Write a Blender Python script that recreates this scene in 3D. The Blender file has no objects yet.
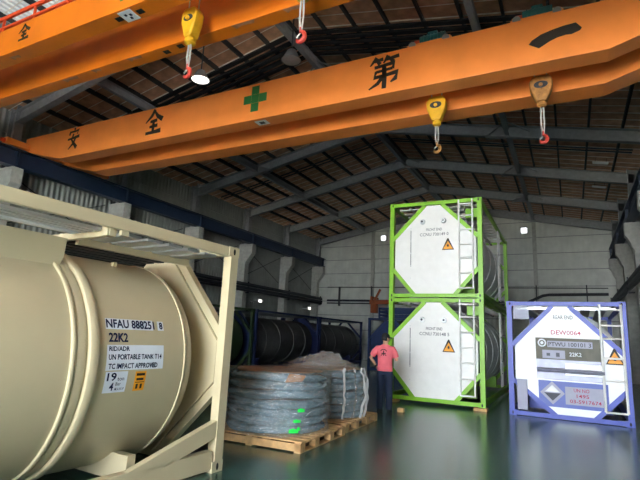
import bpy, math, random
from mathutils import Vector, Matrix
random.seed(7)
S = bpy.context.scene
COL = S.collection
R = math.radians
PI = math.pi

# ------------------------------------------------------------------ camera
YAW, PITCH, ROLL, CAMH, FPX = .4842, .1977, .0466, 1.5672, 477.77
F = Vector((-math.sin(YAW)*math.cos(PITCH), math.cos(YAW)*math.cos(PITCH), math.sin(PITCH)))
r0 = Vector((math.cos(YAW), math.sin(YAW), 0)); u0 = r0.cross(F)
rr = r0*math.cos(ROLL) + u0*math.sin(ROLL); uu = u0*math.cos(ROLL) - r0*math.sin(ROLL)
cam = bpy.data.objects.new('camera', bpy.data.cameras.new('camera')); COL.objects.link(cam)
M4 = Matrix.Identity(4)
for i in range(3):
    M4[i][0] = rr[i]; M4[i][1] = uu[i]; M4[i][2] = -F[i]
M4[0][3], M4[1][3], M4[2][3] = 0, 0, CAMH
cam.matrix_world = M4
cam.data.sensor_width = 36; cam.data.lens = FPX*36/640; cam.data.clip_start = .05
S.camera = cam

# ------------------------------------------------------------------ daylight (comes in through the open front of the hall)
W = bpy.data.worlds.new('World'); S.world = W; W.use_nodes = True
bg = W.node_tree.nodes['Background']
bg.inputs[0].default_value = (.86, .94, 1, 1); bg.inputs[1].default_value = 9.0
su = bpy.data.lights.new('sun', 'SUN'); su.energy = 30; su.angle = R(.6); su.color = (1, .95, .86)
so_ = bpy.data.objects.new('sun', su); COL.objects.link(so_); so_.rotation_euler = (R(28), 0, R(-12))   # high, over the yard in front of the hall
DOOR = (-6.0, 2.3, 7.4, -10.0)      # x0, x1, height, y of the open doorway
pl = bpy.data.lights.new('doorway_portal', 'AREA'); pl.shape = 'RECTANGLE'
pl.size = DOOR[1]-DOOR[0]; pl.size_y = DOOR[2]; pl.cycles.is_portal = True
po = bpy.data.objects.new('doorway_portal', pl); COL.objects.link(po)
po.location = ((DOOR[0]+DOOR[1])/2, DOOR[3], DOOR[2]/2); po.rotation_euler = (R(-90), 0, 0)
S.view_settings.view_transform = 'Standard'; S.view_settings.look = 'None'
S.view_settings.gamma = 1; S.view_settings.use_curve_mapping = False
S.view_settings.exposure = 1.64
try:
    S.cycles.max_bounces = 10; S.cycles.diffuse_bounces = 6; S.cycles.use_denoising = True
    S.cycles.sample_clamp_indirect = 8
except Exception: pass

# ------------------------------------------------------------------ materials
def lin(c):
    return tuple(((v/255/12.92) if v/255 <= .04045 else ((v/255+.055)/1.055)**2.4) for v in c)
def mat(name, col, rough=.5, metal=0, var=.12, scale=6, bump=0, bscale=40, coat=0, spec=.5, emis=0):
    m = bpy.data.materials.new(name); m.use_nodes = True
    nt = m.node_tree; b = nt.nodes['Principled BSDF']; L = nt.links.new
    c = lin(col) if max(col) > 1 else col
    tc = nt.nodes.new('ShaderNodeTexCoord')
    n = nt.nodes.new('ShaderNodeTexNoise'); n.inputs['Scale'].default_value = scale; n.inputs['Detail'].default_value = 5
    L(tc.outputs['Object'], n.inputs['Vector'])
    rp = nt.nodes.new('ShaderNodeValToRGB')
    rp.color_ramp.elements[0].position = .3; rp.color_ramp.elements[1].position = .72
    rp.color_ramp.elements[0].color = tuple(v*(1-var) for v in c)+(1,)
    rp.color_ramp.elements[1].color = tuple(min(1, v*(1+var*.7)) for v in c)+(1,)
    L(n.outputs['Fac'], rp.inputs['Fac']); L(rp.outputs['Color'], b.inputs['Base Color'])
    b.inputs['Roughness'].default_value = rough; b.inputs['Metallic'].default_value = metal
    b.inputs['Specular IOR Level'].default_value = .1 if 'print' in name else spec; b.inputs['Coat Weight'].default_value = coat
    if emis:
        b.inputs['Emission Color'].default_value = c+(1,); b.inputs['Emission Strength'].default_value = emis
    if bump:
        n2 = nt.nodes.new('ShaderNodeTexNoise'); n2.inputs['Scale'].default_value = bscale
        L(tc.outputs['Object'], n2.inputs['Vector'])
        bp = nt.nodes.new('ShaderNodeBump'); bp.inputs['Strength'].default_value = bump; bp.inputs['Distance'].default_value = .02
        L(n2.outputs['Fac'], bp.inputs['Height']); L(bp.outputs['Normal'], b.inputs['Normal'])
    return m
def ribbed(name, col, axis='X', period=.2, rough=.6, strength=.6, var=.12):
    m = mat(name, col, rough, var=var, scale=1.5)
    nt = m.node_tree; b = nt.nodes['Principled BSDF']; L = nt.links.new
    tc = nt.nodes['Texture Coordinate']
    w = nt.nodes.new('ShaderNodeTexWave'); w.bands_direction = axis; w.inputs['Scale'].default_value = 2*PI/(20*period)
    w.wave_profile = 'SIN'
    L(tc.outputs['Object'], w.inputs['Vector'])
    bp = nt.nodes.new('ShaderNodeBump'); bp.inputs['Strength'].default_value = strength; bp.inputs['Distance'].default_value = .05
    L(w.outputs['Fac'], bp.inputs['Height']); L(bp.outputs['Normal'], b.inputs['Normal'])
    return m

M = {}
M['apron'] = mat('pale concrete bounce yard', (172, 168, 158), .9, bump=.05)
M['floor'] = mat('green epoxy floor', (54, 92, 84), .22, var=.3, scale=.7, bump=.03, bscale=3, spec=.6)
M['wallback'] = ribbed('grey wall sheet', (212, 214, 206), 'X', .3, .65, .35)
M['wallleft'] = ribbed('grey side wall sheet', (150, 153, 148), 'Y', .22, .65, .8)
M['conc'] = mat('pale concrete', (178, 178, 170), .8, var=.15, bump=.1)
M['steel'] = mat('grey roof steel', (140, 142, 144), .55, var=.15)
M['purlin'] = mat('dark purlin steel', (48, 48, 50), .6)
M['roof'] = mat('brown roof board', (206, 160, 130), .8, var=.35, scale=2.5)
M['strip'] = mat('pale light leak strip', (236, 226, 212), .6)
M['pipe'] = mat('dark conduit', (44, 48, 54), .5)
M['runway'] = mat('navy runway steel', (32, 48, 72), .5)
M['orange'] = mat('orange crane paint', (248, 144, 66), .45, var=.1, scale=1.3)
M['orange2'] = mat('yellow orange crane paint', (222, 118, 24), .42, var=.14, scale=1.3)
M['redor'] = mat('red orange paint', (225, 80, 40), .5)
M['scuff'] = mat('scuffed primer', (190, 130, 100), .7, var=.3)
M['ink'] = mat('black lettering paint', (34, 28, 24), .6)
M['greenpaint'] = mat('green cross paint', (38, 112, 58), .5)
M['white'] = mat('white paint', (232, 232, 230), .42, var=.04)
M['whitesign'] = mat('white sticker', (222, 228, 238), .5, var=.04)
M['inkblue'] = mat('navy print', (36, 44, 74), .6)
M['teal'] = mat('teal motor paint', (46, 110, 112), .45)
M['yellow'] = mat('yellow hook block paint', (222, 168, 32), .45, var=.2)
M['ochre'] = mat('worn ochre hook block paint', (168, 116, 56), .6, var=.4, scale=12)
M['red'] = mat('red hook paint', (186, 58, 46), .5)
M['rope'] = mat('galvanised wire rope', (190, 188, 184), .45, .3)
M['cream'] = mat('cream container paint', (200, 187, 154), .36, var=.05, scale=2, coat=.2)
M['alu'] = mat('aluminium', (205, 208, 212), .38, .7, var=.1)
M['lime'] = mat('lime green frame paint', (128, 186, 28), .4, var=.08)
M['tankw'] = mat('pale grey tank cladding', (206, 208, 210), .4, .1, var=.08)
M['blue'] = mat('periwinkle blue frame paint', (66, 82, 180), .42, var=.08)
M['bluep'] = mat('pale blue panel', (96, 110, 184), .5, var=.06)
M['mirror'] = mat('bright white sheet', (238, 240, 244), .42, 0, var=.03)
M['olive'] = mat('dull olive steel plate', (84, 82, 70), .5, .1, var=.25)
M['greysign'] = mat('pale grey sign', (158, 160, 182), .5, var=.06)
M['rust'] = mat('rusty orange paint', (170, 84, 34), .6, var=.2)
M['greyroll'] = mat('brushed grey sheet', (150, 152, 172), .4, .2, var=.2)
M['navy'] = mat('navy container paint', (24, 38, 84), .5)
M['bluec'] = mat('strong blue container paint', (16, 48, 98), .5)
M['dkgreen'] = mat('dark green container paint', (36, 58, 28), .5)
M['dimtank'] = mat('shade darkened tank cladding', (74, 74, 74), .5, var=.25)  # white cladding, with the dimness of the rear put into its colour
M['warn'] = mat('orange warning sticker', (240, 160, 30), .5)
M['redink'] = mat('red print', (170, 56, 84), .5)
M['greyink'] = mat('grey print', (84, 88, 98), .5)
M['dark'] = mat('black void', (10, 10, 12), .8)
M['wood'] = mat('pine wood', (206, 164, 112), .7, var=.25, scale=9, bump=.1)
M['tube'] = mat('blue grey coiled tube', (140, 172, 188), .25, .35, var=.4, scale=8)
M['card'] = mat('brown cardboard', (150, 112, 84), .8, var=.2)
M['greenlab'] = mat('fluorescent green label', (30, 224, 84), .5)
M['skin'] = mat('skin', (196, 146, 118), .55)
M['shirt'] = mat('pink cotton', (232, 112, 124), .85, var=.1, bump=.15, bscale=25)
M['jeans'] = mat('dark blue denim', (34, 46, 72), .85, var=.2)
M['black'] = mat('black fabric', (18, 18, 22), .8)
M['hair'] = mat('black hair', (24, 20, 20), .6)
M['skylight'] = ribbed('translucent skylight sheet', (222, 224, 220), 'X', .16, .5, .9)
M['skylight'].node_tree.nodes['Principled BSDF'].inputs['Emission Color'].default_value = (.8, .85, .9, 1)
M['skylight'].node_tree.nodes['Principled BSDF'].inputs['Emission Strength'].default_value = .12
M['lamp'] = mat('lamp diffuser', (255, 250, 240), .4, emis=.9)
M['winpane'] = mat('bright window pane', (250, 252, 255), .3, emis=1.2)
def film_mat():
    m = bpy.data.materials.new('clear plastic film'); m.use_nodes = True; nt = m.node_tree; L = nt.links.new
    nt.nodes.remove(nt.nodes['Principled BSDF']); out = nt.nodes['Material Output']
    tr = nt.nodes.new('ShaderNodeBsdfTransparent'); gl = nt.nodes.new('ShaderNodeBsdfGlossy'); df = nt.nodes.new('ShaderNodeBsdfDiffuse')
    gl.inputs['Roughness'].default_value = .1; gl.inputs['Color'].default_value = (.9, .93, .95, 1)
    df.inputs['Color'].default_value = (.7, .72, .72, 1)
    n = nt.nodes.new('ShaderNodeTexNoise'); n.inputs['Scale'].default_value = 7; n.inputs['Detail'].default_value = 4; n.inputs['Distortion'].default_value = 1.2
    tc = nt.nodes.new('ShaderNodeTexCoord'); mp = nt.nodes.new('ShaderNodeMapping'); mp.inputs['Scale'].default_value = (1, 1, 2.2)
    L(tc.outputs['Object'], mp.inputs['Vector']); L(mp.outputs['Vector'], n.inputs['Vector'])
    bp = nt.nodes.new('ShaderNodeBump'); bp.inputs['Strength'].default_value = 1; bp.inputs['Distance'].default_value = .09
    L(n.outputs['Fac'], bp.inputs['Height'])
    for s_ in (gl, df): L(bp.outputs['Normal'], s_.inputs['Normal'])
    a = nt.nodes.new('ShaderNodeMixShader'); a.inputs['Fac'].default_value = .28
    L(gl.outputs[0], a.inputs[1]); L(df.outputs[0], a.inputs[2])
    b = nt.nodes.new('ShaderNodeMixShader'); b.inputs['Fac'].default_value = .3
    L(tr.outputs[0], b.inputs[1]); L(a.outputs[0], b.inputs[2]); L(b.outputs[0], out.inputs['Surface'])
    return m
M['film'] = film_mat()
M['filmwhite'] = mat('bunched cloudy film', (176, 178, 178), .3, var=.2)

# ------------------------------------------------------------------ mesh builder
class MB:
    def __init__(s): s.v = []; s.f = []
    def add(s, vs, fs):
        o = len(s.v); s.v += [tuple(p) for p in vs]; s.f += [tuple(i+o for i in f) for f in fs]; return s
    def box(s, c, d, rot=None):
        x, y, z = (k/2 for k in d)
        vs = [Vector((a*x, b*y, e*z)) for a in (-1, 1) for b in (-1, 1) for e in (-1, 1)]
        if rot is not None: vs = [rot @ p for p in vs]
        c = Vector(c)
        return s.add([p+c for p in vs], [(0, 1, 3, 2), (4, 6, 7, 5), (0, 4, 5, 1), (2, 3, 7, 6), (0, 2, 6, 4), (1, 5, 7, 3)])
    def span(s, a, b):
        return s.box([(p+q)/2 for p, q in zip(a, b)], [abs(q-p) for p, q in zip(a, b)])
    def bar(s, a, b, w, h, up=(0, 0, 1)):
        a, b = Vector(a), Vector(b); y = (b-a).normalized(); x = y.cross(Vector(up)).normalized(); z = x.cross(y)
        rot = Matrix((x, y, z)).transposed()
        return s.box((a+b)/2, (w, (b-a).length, h), rot)
    def ibeam(s, a, b, w, h, up=(0, 0, 1), t=.03):
        a, b = Vector(a), Vector(b); y = (b-a).normalized(); x = y.cross(Vector(up)).normalized(); z = x.cross(y)
        s.bar(a+z*(h/2-t/2), b+z*(h/2-t/2), w, t, up); s.bar(a-z*(h/2-t/2), b-z*(h/2-t/2), w, t, up)
        return s.bar(a, b, t, h-2*t, up)
    def tube(s, pts, rad, n=8, cap=True, sx=1):
        pts = [Vector(p) for p in pts]; rs = rad if isinstance(rad, (list, tuple)) else [rad]*len(pts)
        vs = []; fs = []; px = None
        for i, p in enumerate(pts):
            t = (pts[min(i+1, len(pts)-1)]-pts[max(i-1, 0)]).normalized()
            if px is None: px = t.cross(Vector((0, 0, 1)) if abs(t.z) < .9 else Vector((0, 1, 0))).normalized()
            px = (px - t*px.dot(t)).normalized(); py = t.cross(px)
            rad_i = rs[i]; ra, rb = rad_i if isinstance(rad_i, tuple) else (rad_i, rad_i)
            for k in range(n):
                an = 2*PI*k/n; vs.append(p + px*math.cos(an)*ra + py*math.sin(an)*rb)
        for i in range(len(pts)-1):
            for k in range(n):
                fs.append((i*n+k, i*n+(k+1) % n, (i+1)*n+(k+1) % n, (i+1)*n+k))
        if cap: fs += [tuple(range(n))[::-1], tuple((len(pts)-1)*n+k for k in range(n))]
        return s.add(vs, fs)
    def cyl(s, a, b, r, n=16): return s.tube([a, b], r, n)
    def lathe(s, prof, o=(0, 0, 0), axis='z', n=48):
        o = Vector(o); vs = []; fs = []
        for (r, h) in prof:
            for k in range(n):
                an = 2*PI*k/n; c, d = r*math.cos(an), r*math.sin(an)
                vs.append(o + (Vector((c, d, h)) if axis == 'z' else Vector((c, h, d)) if axis == 'y' else Vector((h, c, d))))
        for i in range(len(prof)-1):
            for k in range(n): fs.append((i*n+k, i*n+(k+1) % n, (i+1)*n+(k+1) % n, (i+1)*n+k))
        if prof[0][0] > 1e-4: fs.append(tuple(range(n))[::-1])
        if prof[-1][0] > 1e-4: fs.append(tuple((len(prof)-1)*n+k for k in range(n)))
        return s.add(vs, fs)
    def prism(s, poly, o, ax, ay, d):     # polygon in the plane (ax, ay) through o, extruded by the vector d
        o, ax, ay, d = Vector(o), Vector(ax), Vector(ay), Vector(d); n = len(poly)
        a = [o+ax*p[0]+ay*p[1] for p in poly]; b = [p+d for p in a]
        return s.add(a+b, [tuple(range(n))[::-1], tuple(range(n, 2*n))]+[(i, (i+1) % n, n+(i+1) % n, n+i) for i in range(n)])
    def torus(s, c, Rr, r, n=40, m=8, rot=None, arc=2*PI):
        vs = []; fs = []; full = arc > 6.28
        N = n if full else n+1
        for i in range(N):
            a = arc*i/n
            for k in range(m):
                b = 2*PI*k/m; p = Vector(((Rr+r*math.cos(b))*math.cos(a), (Rr+r*math.cos(b))*math.sin(a), r*math.sin(b)))
                if rot is not None: p = rot @ p
                vs.append(p+Vector(c))
        for i in range(n):
            for k in range(m):
                j = (i+1) % N
                fs.append((i*m+k, i*m+(k+1) % m, j*m+(k+1) % m, j*m+k))
        if not full: fs += [tuple(range(m)), tuple((N-1)*m+k for k in range(m))[::-1]]
        return s.add(vs, fs)
    def mesh(s, name, smooth=False):
        me = bpy.data.meshes.new(name); me.from_pydata(s.v, [], s.f); me.validate(); me.update()
        import bmesh
        bm = bmesh.new(); bm.from_mesh(me); bmesh.ops.recalc_face_normals(bm, faces=bm.faces); bm.to_mesh(me); bm.free()
        if smooth:
            me.shade_smooth(); me.set_sharp_from_angle(angle=R(38))
        return me
def obj(name, mb, m, parent=None, smooth=False, bev=0, label=None):
    me = mb.mesh(name, smooth) if isinstance(mb, MB) else mb
    mm = M[m] if isinstance(m, str) else m
    if not me.materials: me.materials.append(mm)
    o = bpy.data.objects.new(name, me); COL.objects.link(o)
    if parent: o.parent = parent
    if bev:
        b = o.modifiers.new('bevel', 'BEVEL'); b.width = bev; b.segments = 2; b.limit_method = 'ANGLE'
    if label: o['label'] = label
    return o
def inst(o, parent=None, loc=None, rz=None, scale=None):
    c = o.copy(); COL.objects.link(c); c.parent = parent if parent else o.parent
    if loc is not None: c.location = loc
    if rz is not None: c.rotation_euler = (0, 0, rz)
    if scale is not None: c.scale = scale
    return c
def copy_tree(o, parent=None):
    c = o.copy(); COL.objects.link(c); c.parent = parent
    for ch in list(o.children): copy_tree(ch, c)
    return c
def thing(name, label, cat, loc=(0, 0, 0), rz=0, group=None):
    o = bpy.data.objects.new(name, None); COL.objects.link(o); o.location = loc; o.rotation_euler = (0, 0, rz)
    o.empty_display_size = .1
    return tag(o, label, cat, group)
def tag(o, label, cat, group=None):
    o['label'] = label; o['category'] = cat
    if group: o['group'] = group
    return o
def struct(o): o['kind'] = 'structure'; return o
def sroot(name):
    o = bpy.data.objects.new(name, None); COL.objects.link(o); return struct(o)
def text_flat(txt, w, h, bold=0):
    """vertices (u, v) and faces of the words, fitted into w x h about the lower left corner"""
    cu = bpy.data.curves.new('t', 'FONT'); cu.body = txt; cu.resolution_u = 2; cu.offset = bold
    o = bpy.data.objects.new('t', cu); COL.objects.link(o)
    me = bpy.data.meshes.new_from_object(o.evaluated_get(bpy.context.evaluated_depsgraph_get()))
    vs = [tuple(v.co) for v in me.vertices]; fs = [tuple(p.vertices) for p in me.polygons]
    bpy.data.objects.remove(o); bpy.data.curves.remove(cu); bpy.data.meshes.remove(me)
    x0, x1 = min(v[0] for v in vs), max(v[0] for v in vs); y0, y1 = min(v[1] for v in vs), max(v[1] for v in vs)
    return [((v[0]-x0)/(x1-x0)*w, (v[1]-y0)/(y1-y0)*h) for v in vs], fs
def text_plane(name, txt, o, ax, ay, w, h, m, parent, bold=.008):
    vs, fs = text_flat(txt, w, h, bold); o, ax, ay = Vector(o), Vector(ax), Vector(ay)
    return obj(name, MB().add([o+ax*a+ay*b for a, b in vs], fs), m, parent)

# ================================================================== THE HALL
XL, XR, YB, YF, ZE, RX = -17.76, 3.02, 33.4, -10.0, 9.18, -7.37
SLOPE = .205
ZR = ZE + SLOPE*(RX-XL)
def zroof(x): return ZR - SLOPE*abs(x-RX)
FR = [-.37, 4.39, 9.15, 13.91, 18.67, 23.42, 28.18, 32.85]           # frame lines

floor = struct(obj('floor', MB().span((XL-.3, YF-.2, -.1), (XR+.3, YB+.3, 0)), 'floor'))
struct(obj('floor_bounce_apron', MB().span((XL-14, YF-34, -.12), (XR+20, YF-.2, -.01)), 'apron'))  # unseen yard, added pale so daylight bounces up to the roof

# ---- back wall: sheets in courses, cut to the gable
wb = sroot('wall_back')
obj('backing_sheet', MB().prism([(XL-.3, 0), (XR+.3, 0), (XR+.3, ZE), (RX, ZR+.1), (XL-.3, ZE)], (0, YB+.06, 0), (1, 0, 0), (0, 0, 1), (0, .1, 0)), 'steel', wb)
def clip_top(poly, xm):
    # cut polygon below each roof slope
    for sgn in (1, -1):
        out = []
        f = lambda p: (ZR + sgn*SLOPE*(p[0]-RX) - .02) - p[1]
        for i in range(len(poly)):
            a, b = poly[i], poly[(i+1) % len(poly)]; fa, fb = f(a), f(b)
            if fa >= 0: out.append(a)
            if (fa >= 0) != (fb >= 0):
                t = fa/(fa-fb); out.append((a[0]+t*(b[0]-a[0]), a[1]+t*(b[1]-a[1])))
        poly = out
        if len(poly) < 3: return None
    return poly
xs = [XL, -12.95, -7.37, -1.8, XR]
for i in range(4):
    z = 0
    while z < ZR:
        q = clip_top([(xs[i]+.015, z+.024), (xs[i+1]-.015, z+.024), (xs[i+1]-.015, z+1.036), (xs[i]+.015, z+1.036)], 0)
        if q: obj('wall_panel', MB().prism(q, (0, YB, 0), (1, 0, 0), (0, 0, 1), (0, .05, 0)), 'wallback', wb)
        z += 1.06
for x in (-12.95, -7.37, -1.8):
    obj('wall_post', MB().span((x-.12, YB-.16, 0), (x+.12, YB, zroof(x)-.3)), 'conc', wb)
# two small bright windows high in the back wall
for i, x in enumerate((-12.15, -2.4)):
    wn = sroot('window_%d' % (i+1))
    obj('window_frame', MB().span((x-.22, YB-.05, 8.76), (x+.22, YB-.004, 9.2)), 'steel', wn)
    obj('pane', MB().span((x-.17, YB-.07, 8.81), (x+.17, YB-.051, 9.15)), 'winpane', wn)

# ---- side walls
def side_wall(name, x, sgn):
    w = sroot(name)
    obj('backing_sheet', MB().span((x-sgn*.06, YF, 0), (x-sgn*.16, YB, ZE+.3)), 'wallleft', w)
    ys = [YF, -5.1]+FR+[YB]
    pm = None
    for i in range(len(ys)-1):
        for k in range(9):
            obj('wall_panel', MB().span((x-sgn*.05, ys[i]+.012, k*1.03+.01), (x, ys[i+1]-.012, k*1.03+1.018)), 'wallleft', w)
    xc = x+sgn*.12; xt = x+sgn*1.0
    cm = None; cd = .96 if sgn > 0 else .8
    for y in FR:
        if sgn < 0 and y < 10: pass
        if cm is None:
            m = MB().prism([(0, 0), (.5, 0), (.5, 5.62), (.55, 5.74), (cd-.1, 6.14), (cd, 6.27), (cd, 6.83), (0, 6.83)], (0, -.2, 0), (sgn, 0, 0), (0, 0, 1), (0, .4, 0))
            cm = obj('concrete_column', m, 'conc', w, bev=.02); cm.location = (x, y, 0)
        else: inst(cm, w, (x, y, 0))
        obj('upper_column', MB().ibeam((x+sgn*.33, y, 6.83), (x+sgn*.33, y, ZE+.05), .3, .4, up=(1, 0, 0)), 'steel', w)
    return w
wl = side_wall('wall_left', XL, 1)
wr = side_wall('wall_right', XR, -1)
for k in range(5):                # thin tie rods across the wall bays
    y = FR[2]+k*4.76
    obj('tie_rod', MB().cyl((XL+.08, y+.4, 5.0), (XL+.08, y+4.3, 6.7), .018, 6), 'pipe', wl)
    obj('tie_rod', MB().cyl((XL+.08, y+.4, 6.7), (XL+.08, y+4.3, 5.0), .018, 6), 'pipe', wl)
# ---- front wall with the open doorway behind the photographer
wf = sroot('wall_front')
x0, x1, dh, yf = DOOR
m = MB().span((XL-.2, yf-.2, 0), (x0, yf, ZE)).span((x1, yf-.2, 0), (XR+.2, yf, ZE)).span((x0, yf-.2, dh), (x1, yf, ZE))
m.prism([(XL-.2, ZE), (XR+.2, ZE), (RX, ZR+.1)], (0, yf-.2, 0), (1, 0, 0), (0, 0, 1), (0, .2, 0))
obj('wall_sheet', m, 'wallback', wf)

# ---- roof: boards between purlins, pale strips for light leaks, rafters
cl = sroot('ceiling')
obj('roof_sheet', MB().prism([(XL-.4, ZE-.11), (RX, ZR), (XR+.4, ZE-.11), (XR+.4, ZE+.1), (RX, ZR+.25), (XL-.4, ZE+.1)], (0, YF-.2, 0), (1, 0, 0), (0, 0, 1), (0, YB-YF+.5, 0)), 'roof', cl)
NP = 10
def sky_me(me, _c={}):
    if 'm' not in _c:
        _c['m'] = me.copy(); _c['m'].materials.clear(); _c['m'].materials.append(M['skylight'])
    return _c['m']
HALF = RX-XL
for sd in (-1, 1):
    cs = 1/math.sqrt(1+SLOPE**2); wd = HALF/NP
    ang = math.atan(SLOPE)*(-sd) * (-1)
    base = None; pb = None
    for i in range(NP):
        xm = RX+sd*(i+.5)*wd; zm = zroof(xm)
        for k in range(15):
            y0 = .9+k*2.16
            if base is None:
                base = obj('roof_board', MB().box((0, 0, 0), (wd/cs-.02, 2.14, .03)), 'roof', cl)
                b = base
            else: b = inst(base, cl)
            if sd == -1 and -15 < xm < -11.5 and 3.5 < y0 < 7:
                b.name = 'skylight_sheet'; b.data = sky_me(b.data)
            b.location = (xm, y0+1.07, zm-.055-random.random()*.02)
            b.rotation_euler = (random.uniform(-.006, .006), sd*math.atan(SLOPE)+random.uniform(-.004, .004), 0)
        # purlin at the upper edge of the board row
        xp = RX+sd*(i+1)*wd
        if i < NP-1:
            if pb is None:
                pb = obj('purlin', MB().box((0, 0, 0), (.07, YB-YF, .16)), 'purlin', cl); p_ = pb
            else: p_ = inst(pb, cl)
            p_.location = (xp, (YB+YF)/2, zroof(xp)-.15)
        if sd == 1 and i == 0:
            p_ = inst(pb, cl, (RX, (YB+YF)/2, ZR-.13))
    for k in range(61):
        y0 = .89+k*.54
        obj('light_leak_strip', MB().bar((RX, y0, ZR-.09), (RX+sd*HALF, y0, zroof(RX+sd*HALF)-.09), .036 if k % 4 == 0 else .022, .02), 'strip', cl)  # pale colour stands in for light leaking through the board joints
    for y in FR:
        a = Vector((RX, y, ZR-.5)); e = Vector((RX+sd*(HALF-.3), y, zroof(RX+sd*(HALF-.3))-.48))
        m = MB(); up = Vector((0, 0, 1))
        m.ibeam(a, e, .24, .46)
        obj('rafter', m, 'steel', cl)
for x in (-13.5, RX, -1.8):
    for i in range(len(FR)-1):
        obj('tie_beam', MB().ibeam((x, FR[i]+.05, zroof(x)-.5), (x, FR[i+1]-.05, zroof(x)-.5), .16, .3), 'steel', cl)
    for y in FR[3:-1]:
        for sg in (-1, 1):
            for sx in (-1, 1):
                obj('fly_brace', MB().bar((x, y+sg*.8, zroof(x)-.4), (x+sx*.8, y+sg*.1, zroof(x)-.62), .04, .04), 'steel', cl)
# conduits in a bundle, following the roof between two frames
for k in range(5):
    for sd in (-1, 1):
        y = 11.6+.3*k
        obj('conduit', MB().bar((RX, y, ZR-.32), (RX+sd*9.8, y, zroof(RX+sd*9.8)-.32), .17, .06), 'black', cl)
for k in range(2):
    for sd in (-1, 1):
        y = 20.4+.28*k
        obj('conduit', MB().tube([(RX, y, ZR-.32), (RX+sd*9.8, y, zroof(RX+sd*9.8)-.32)], .035, 6), 'pipe', cl)

# ---- runway beams for the cranes
XRL, XRR = -17.0, 2.46
def runway(x, sgn, label):
    t = thing('runway_beam', label, 'crane runway', (x, 0, 6.855))
    obj('beam', MB().ibeam((0, YF+.3, .32), (0, YB-.3, .32), .34, .64, t=.05), 'runway', t)
    obj('crane_rail', MB().bar((0, YF+.3, .67), (0, YB-.3, .67), .07, .06), 'steel', t)
    for y in FR[1:]:
        obj('stiffener', MB().span((-.15, y-.015, .05), (.15, y+.015, .59)), 'runway', t)
    return t
runway(XRL, 1, 'navy steel crane runway beam along the left wall')
runway(XRR, -1, 'dark steel crane runway beam along the right wall')
# ---- lower pipe racks
def pipe_rack(name, label, y0, y1, x, sgn):
    t = thing(name, label, 'pipe rack', (x, 0, 3.95))
    for k, (dz, rr_) in enumerate(((.05, .06), (.2, .09), (.38, .07), (.48, .04))):
        obj('pipe', MB().cyl((0, y0, dz), (0, y1, dz), rr_, 10), 'pipe', t, smooth=True)
    for y in FR:
        if y0 < y < y1: obj('bracket', MB().span((-.02, y-.04, -.08), (-.2*sgn, y+.04, -.02)).span((-.06, y-.04, -.08), (0, y+.04, .6)), 'pipe', t)
    return t
pipe_rack('pipe_rack', 'dark pipes racked low along the left wall columns', 2, YB-.4, XL+.78, 1)
pipe_rack('pipe_rack', 'dark pipes racked along the right wall beyond the blue container', 12, YB-.4, XR-.78, -1)
t = thing('pipe_run', 'dark horizontal pipes across the back wall', 'pipe', (0, YB-.25, 4.17))
obj('pipe', MB().cyl((XL+1.2, 0, .1), (-3.0, 0, .1), .08, 10), 'pipe', t, smooth=True)
obj('pipe', MB().cyl((XL+1.2, 0, -.1), (-3.0, 0, -.1), .05, 10), 'pipe', t, smooth=True)
obj('pipe', MB().cyl((XL+1.2, 0, 1.12), (XR-.9, 0, .96), .03, 8), 'pipe', t, smooth=True)
obj('pipe', MB().tube([(-3.0, 0, 0), (-2.35, 0, .06), (-1.9, 0, .28), (-1.45, 0, .5), (-1.1, 0, .56), (XR-.9, 0, .6)], .09, 10), 'pipe', t, smooth=True)
for x in (-15.6, -12.95, -7.37, -1.8, 1):
    obj('bracket', MB().span((x-.03, 0, -.3), (x+.03, .24, 1.16)), 'pipe', t)

# ================================================================== OVERHEAD CRANES
STROKES = {
 'an': [[(.5, .98, .05), (.57, .87, .1)], [(.2, .84, .06), (.15, .66, .09)], [(.22, .8, .06), (.6, .81, .06), (.86, .84, .1), (.76, .66, .03)],
        [(.48, .7, .07), (.38, .42, .08), (.52, .3, .09), (.84, .03, .13)], [(.7, .52, .08), (.55, .25, .09), (.18, .0, .03)], [(.05, .46, .06), (.5, .5, .07), (.97, .55, .1)]],
 'quan': [[(.52, 1, .1), (.36, .74, .1), (.03, .48, .03)], [(.5, .94, .05), (.7, .7, .11), (1, .53, .14)], [(.3, .5, .07), (.7, .53, .1)],
          [(.28, .28, .07), (.74, .31, .1)], [(.08, .03, .08), (.5, .04, .09), (.95, .07, .13)], [(.5, .52, .09), (.5, .05, .1)]],
 'di': [[(.27, 1, .09), (.06, .76, .03)], [(.2, .88, .06), (.47, .92, .08)], [(.3, .86, .06), (.37, .76, .09)], [(.63, 1, .09), (.48, .78, .03)],
        [(.57, .88, .06), (.96, .93, .08)], [(.7, .87, .06), (.78, .77, .09)], [(.2, .68, .07), (.5, .7, .07), (.8, .73, .1), (.76, .54, .07)],
        [(.76, .56, .06), (.24, .52, .06)], [(.26, .54, .07), (.2, .35, .09), (.55, .37, .07), (.9, .41, .11), (.84, .2, .09), (.7, .12, .03)],
        [(.5, .72, .09), (.51, .3, .1), (.5, -.05, .09)], [(.48, .36, .08), (.3, .14, .08), (.03, .0, .03)]],
 'yi': [[(-.02, .42, .1), (.12, .34, .26), (.3, .48, .24), (.5, .56, .22), (.7, .6, .23), (.88, .6, .26), (1.02, .52, .06)]]}
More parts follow.
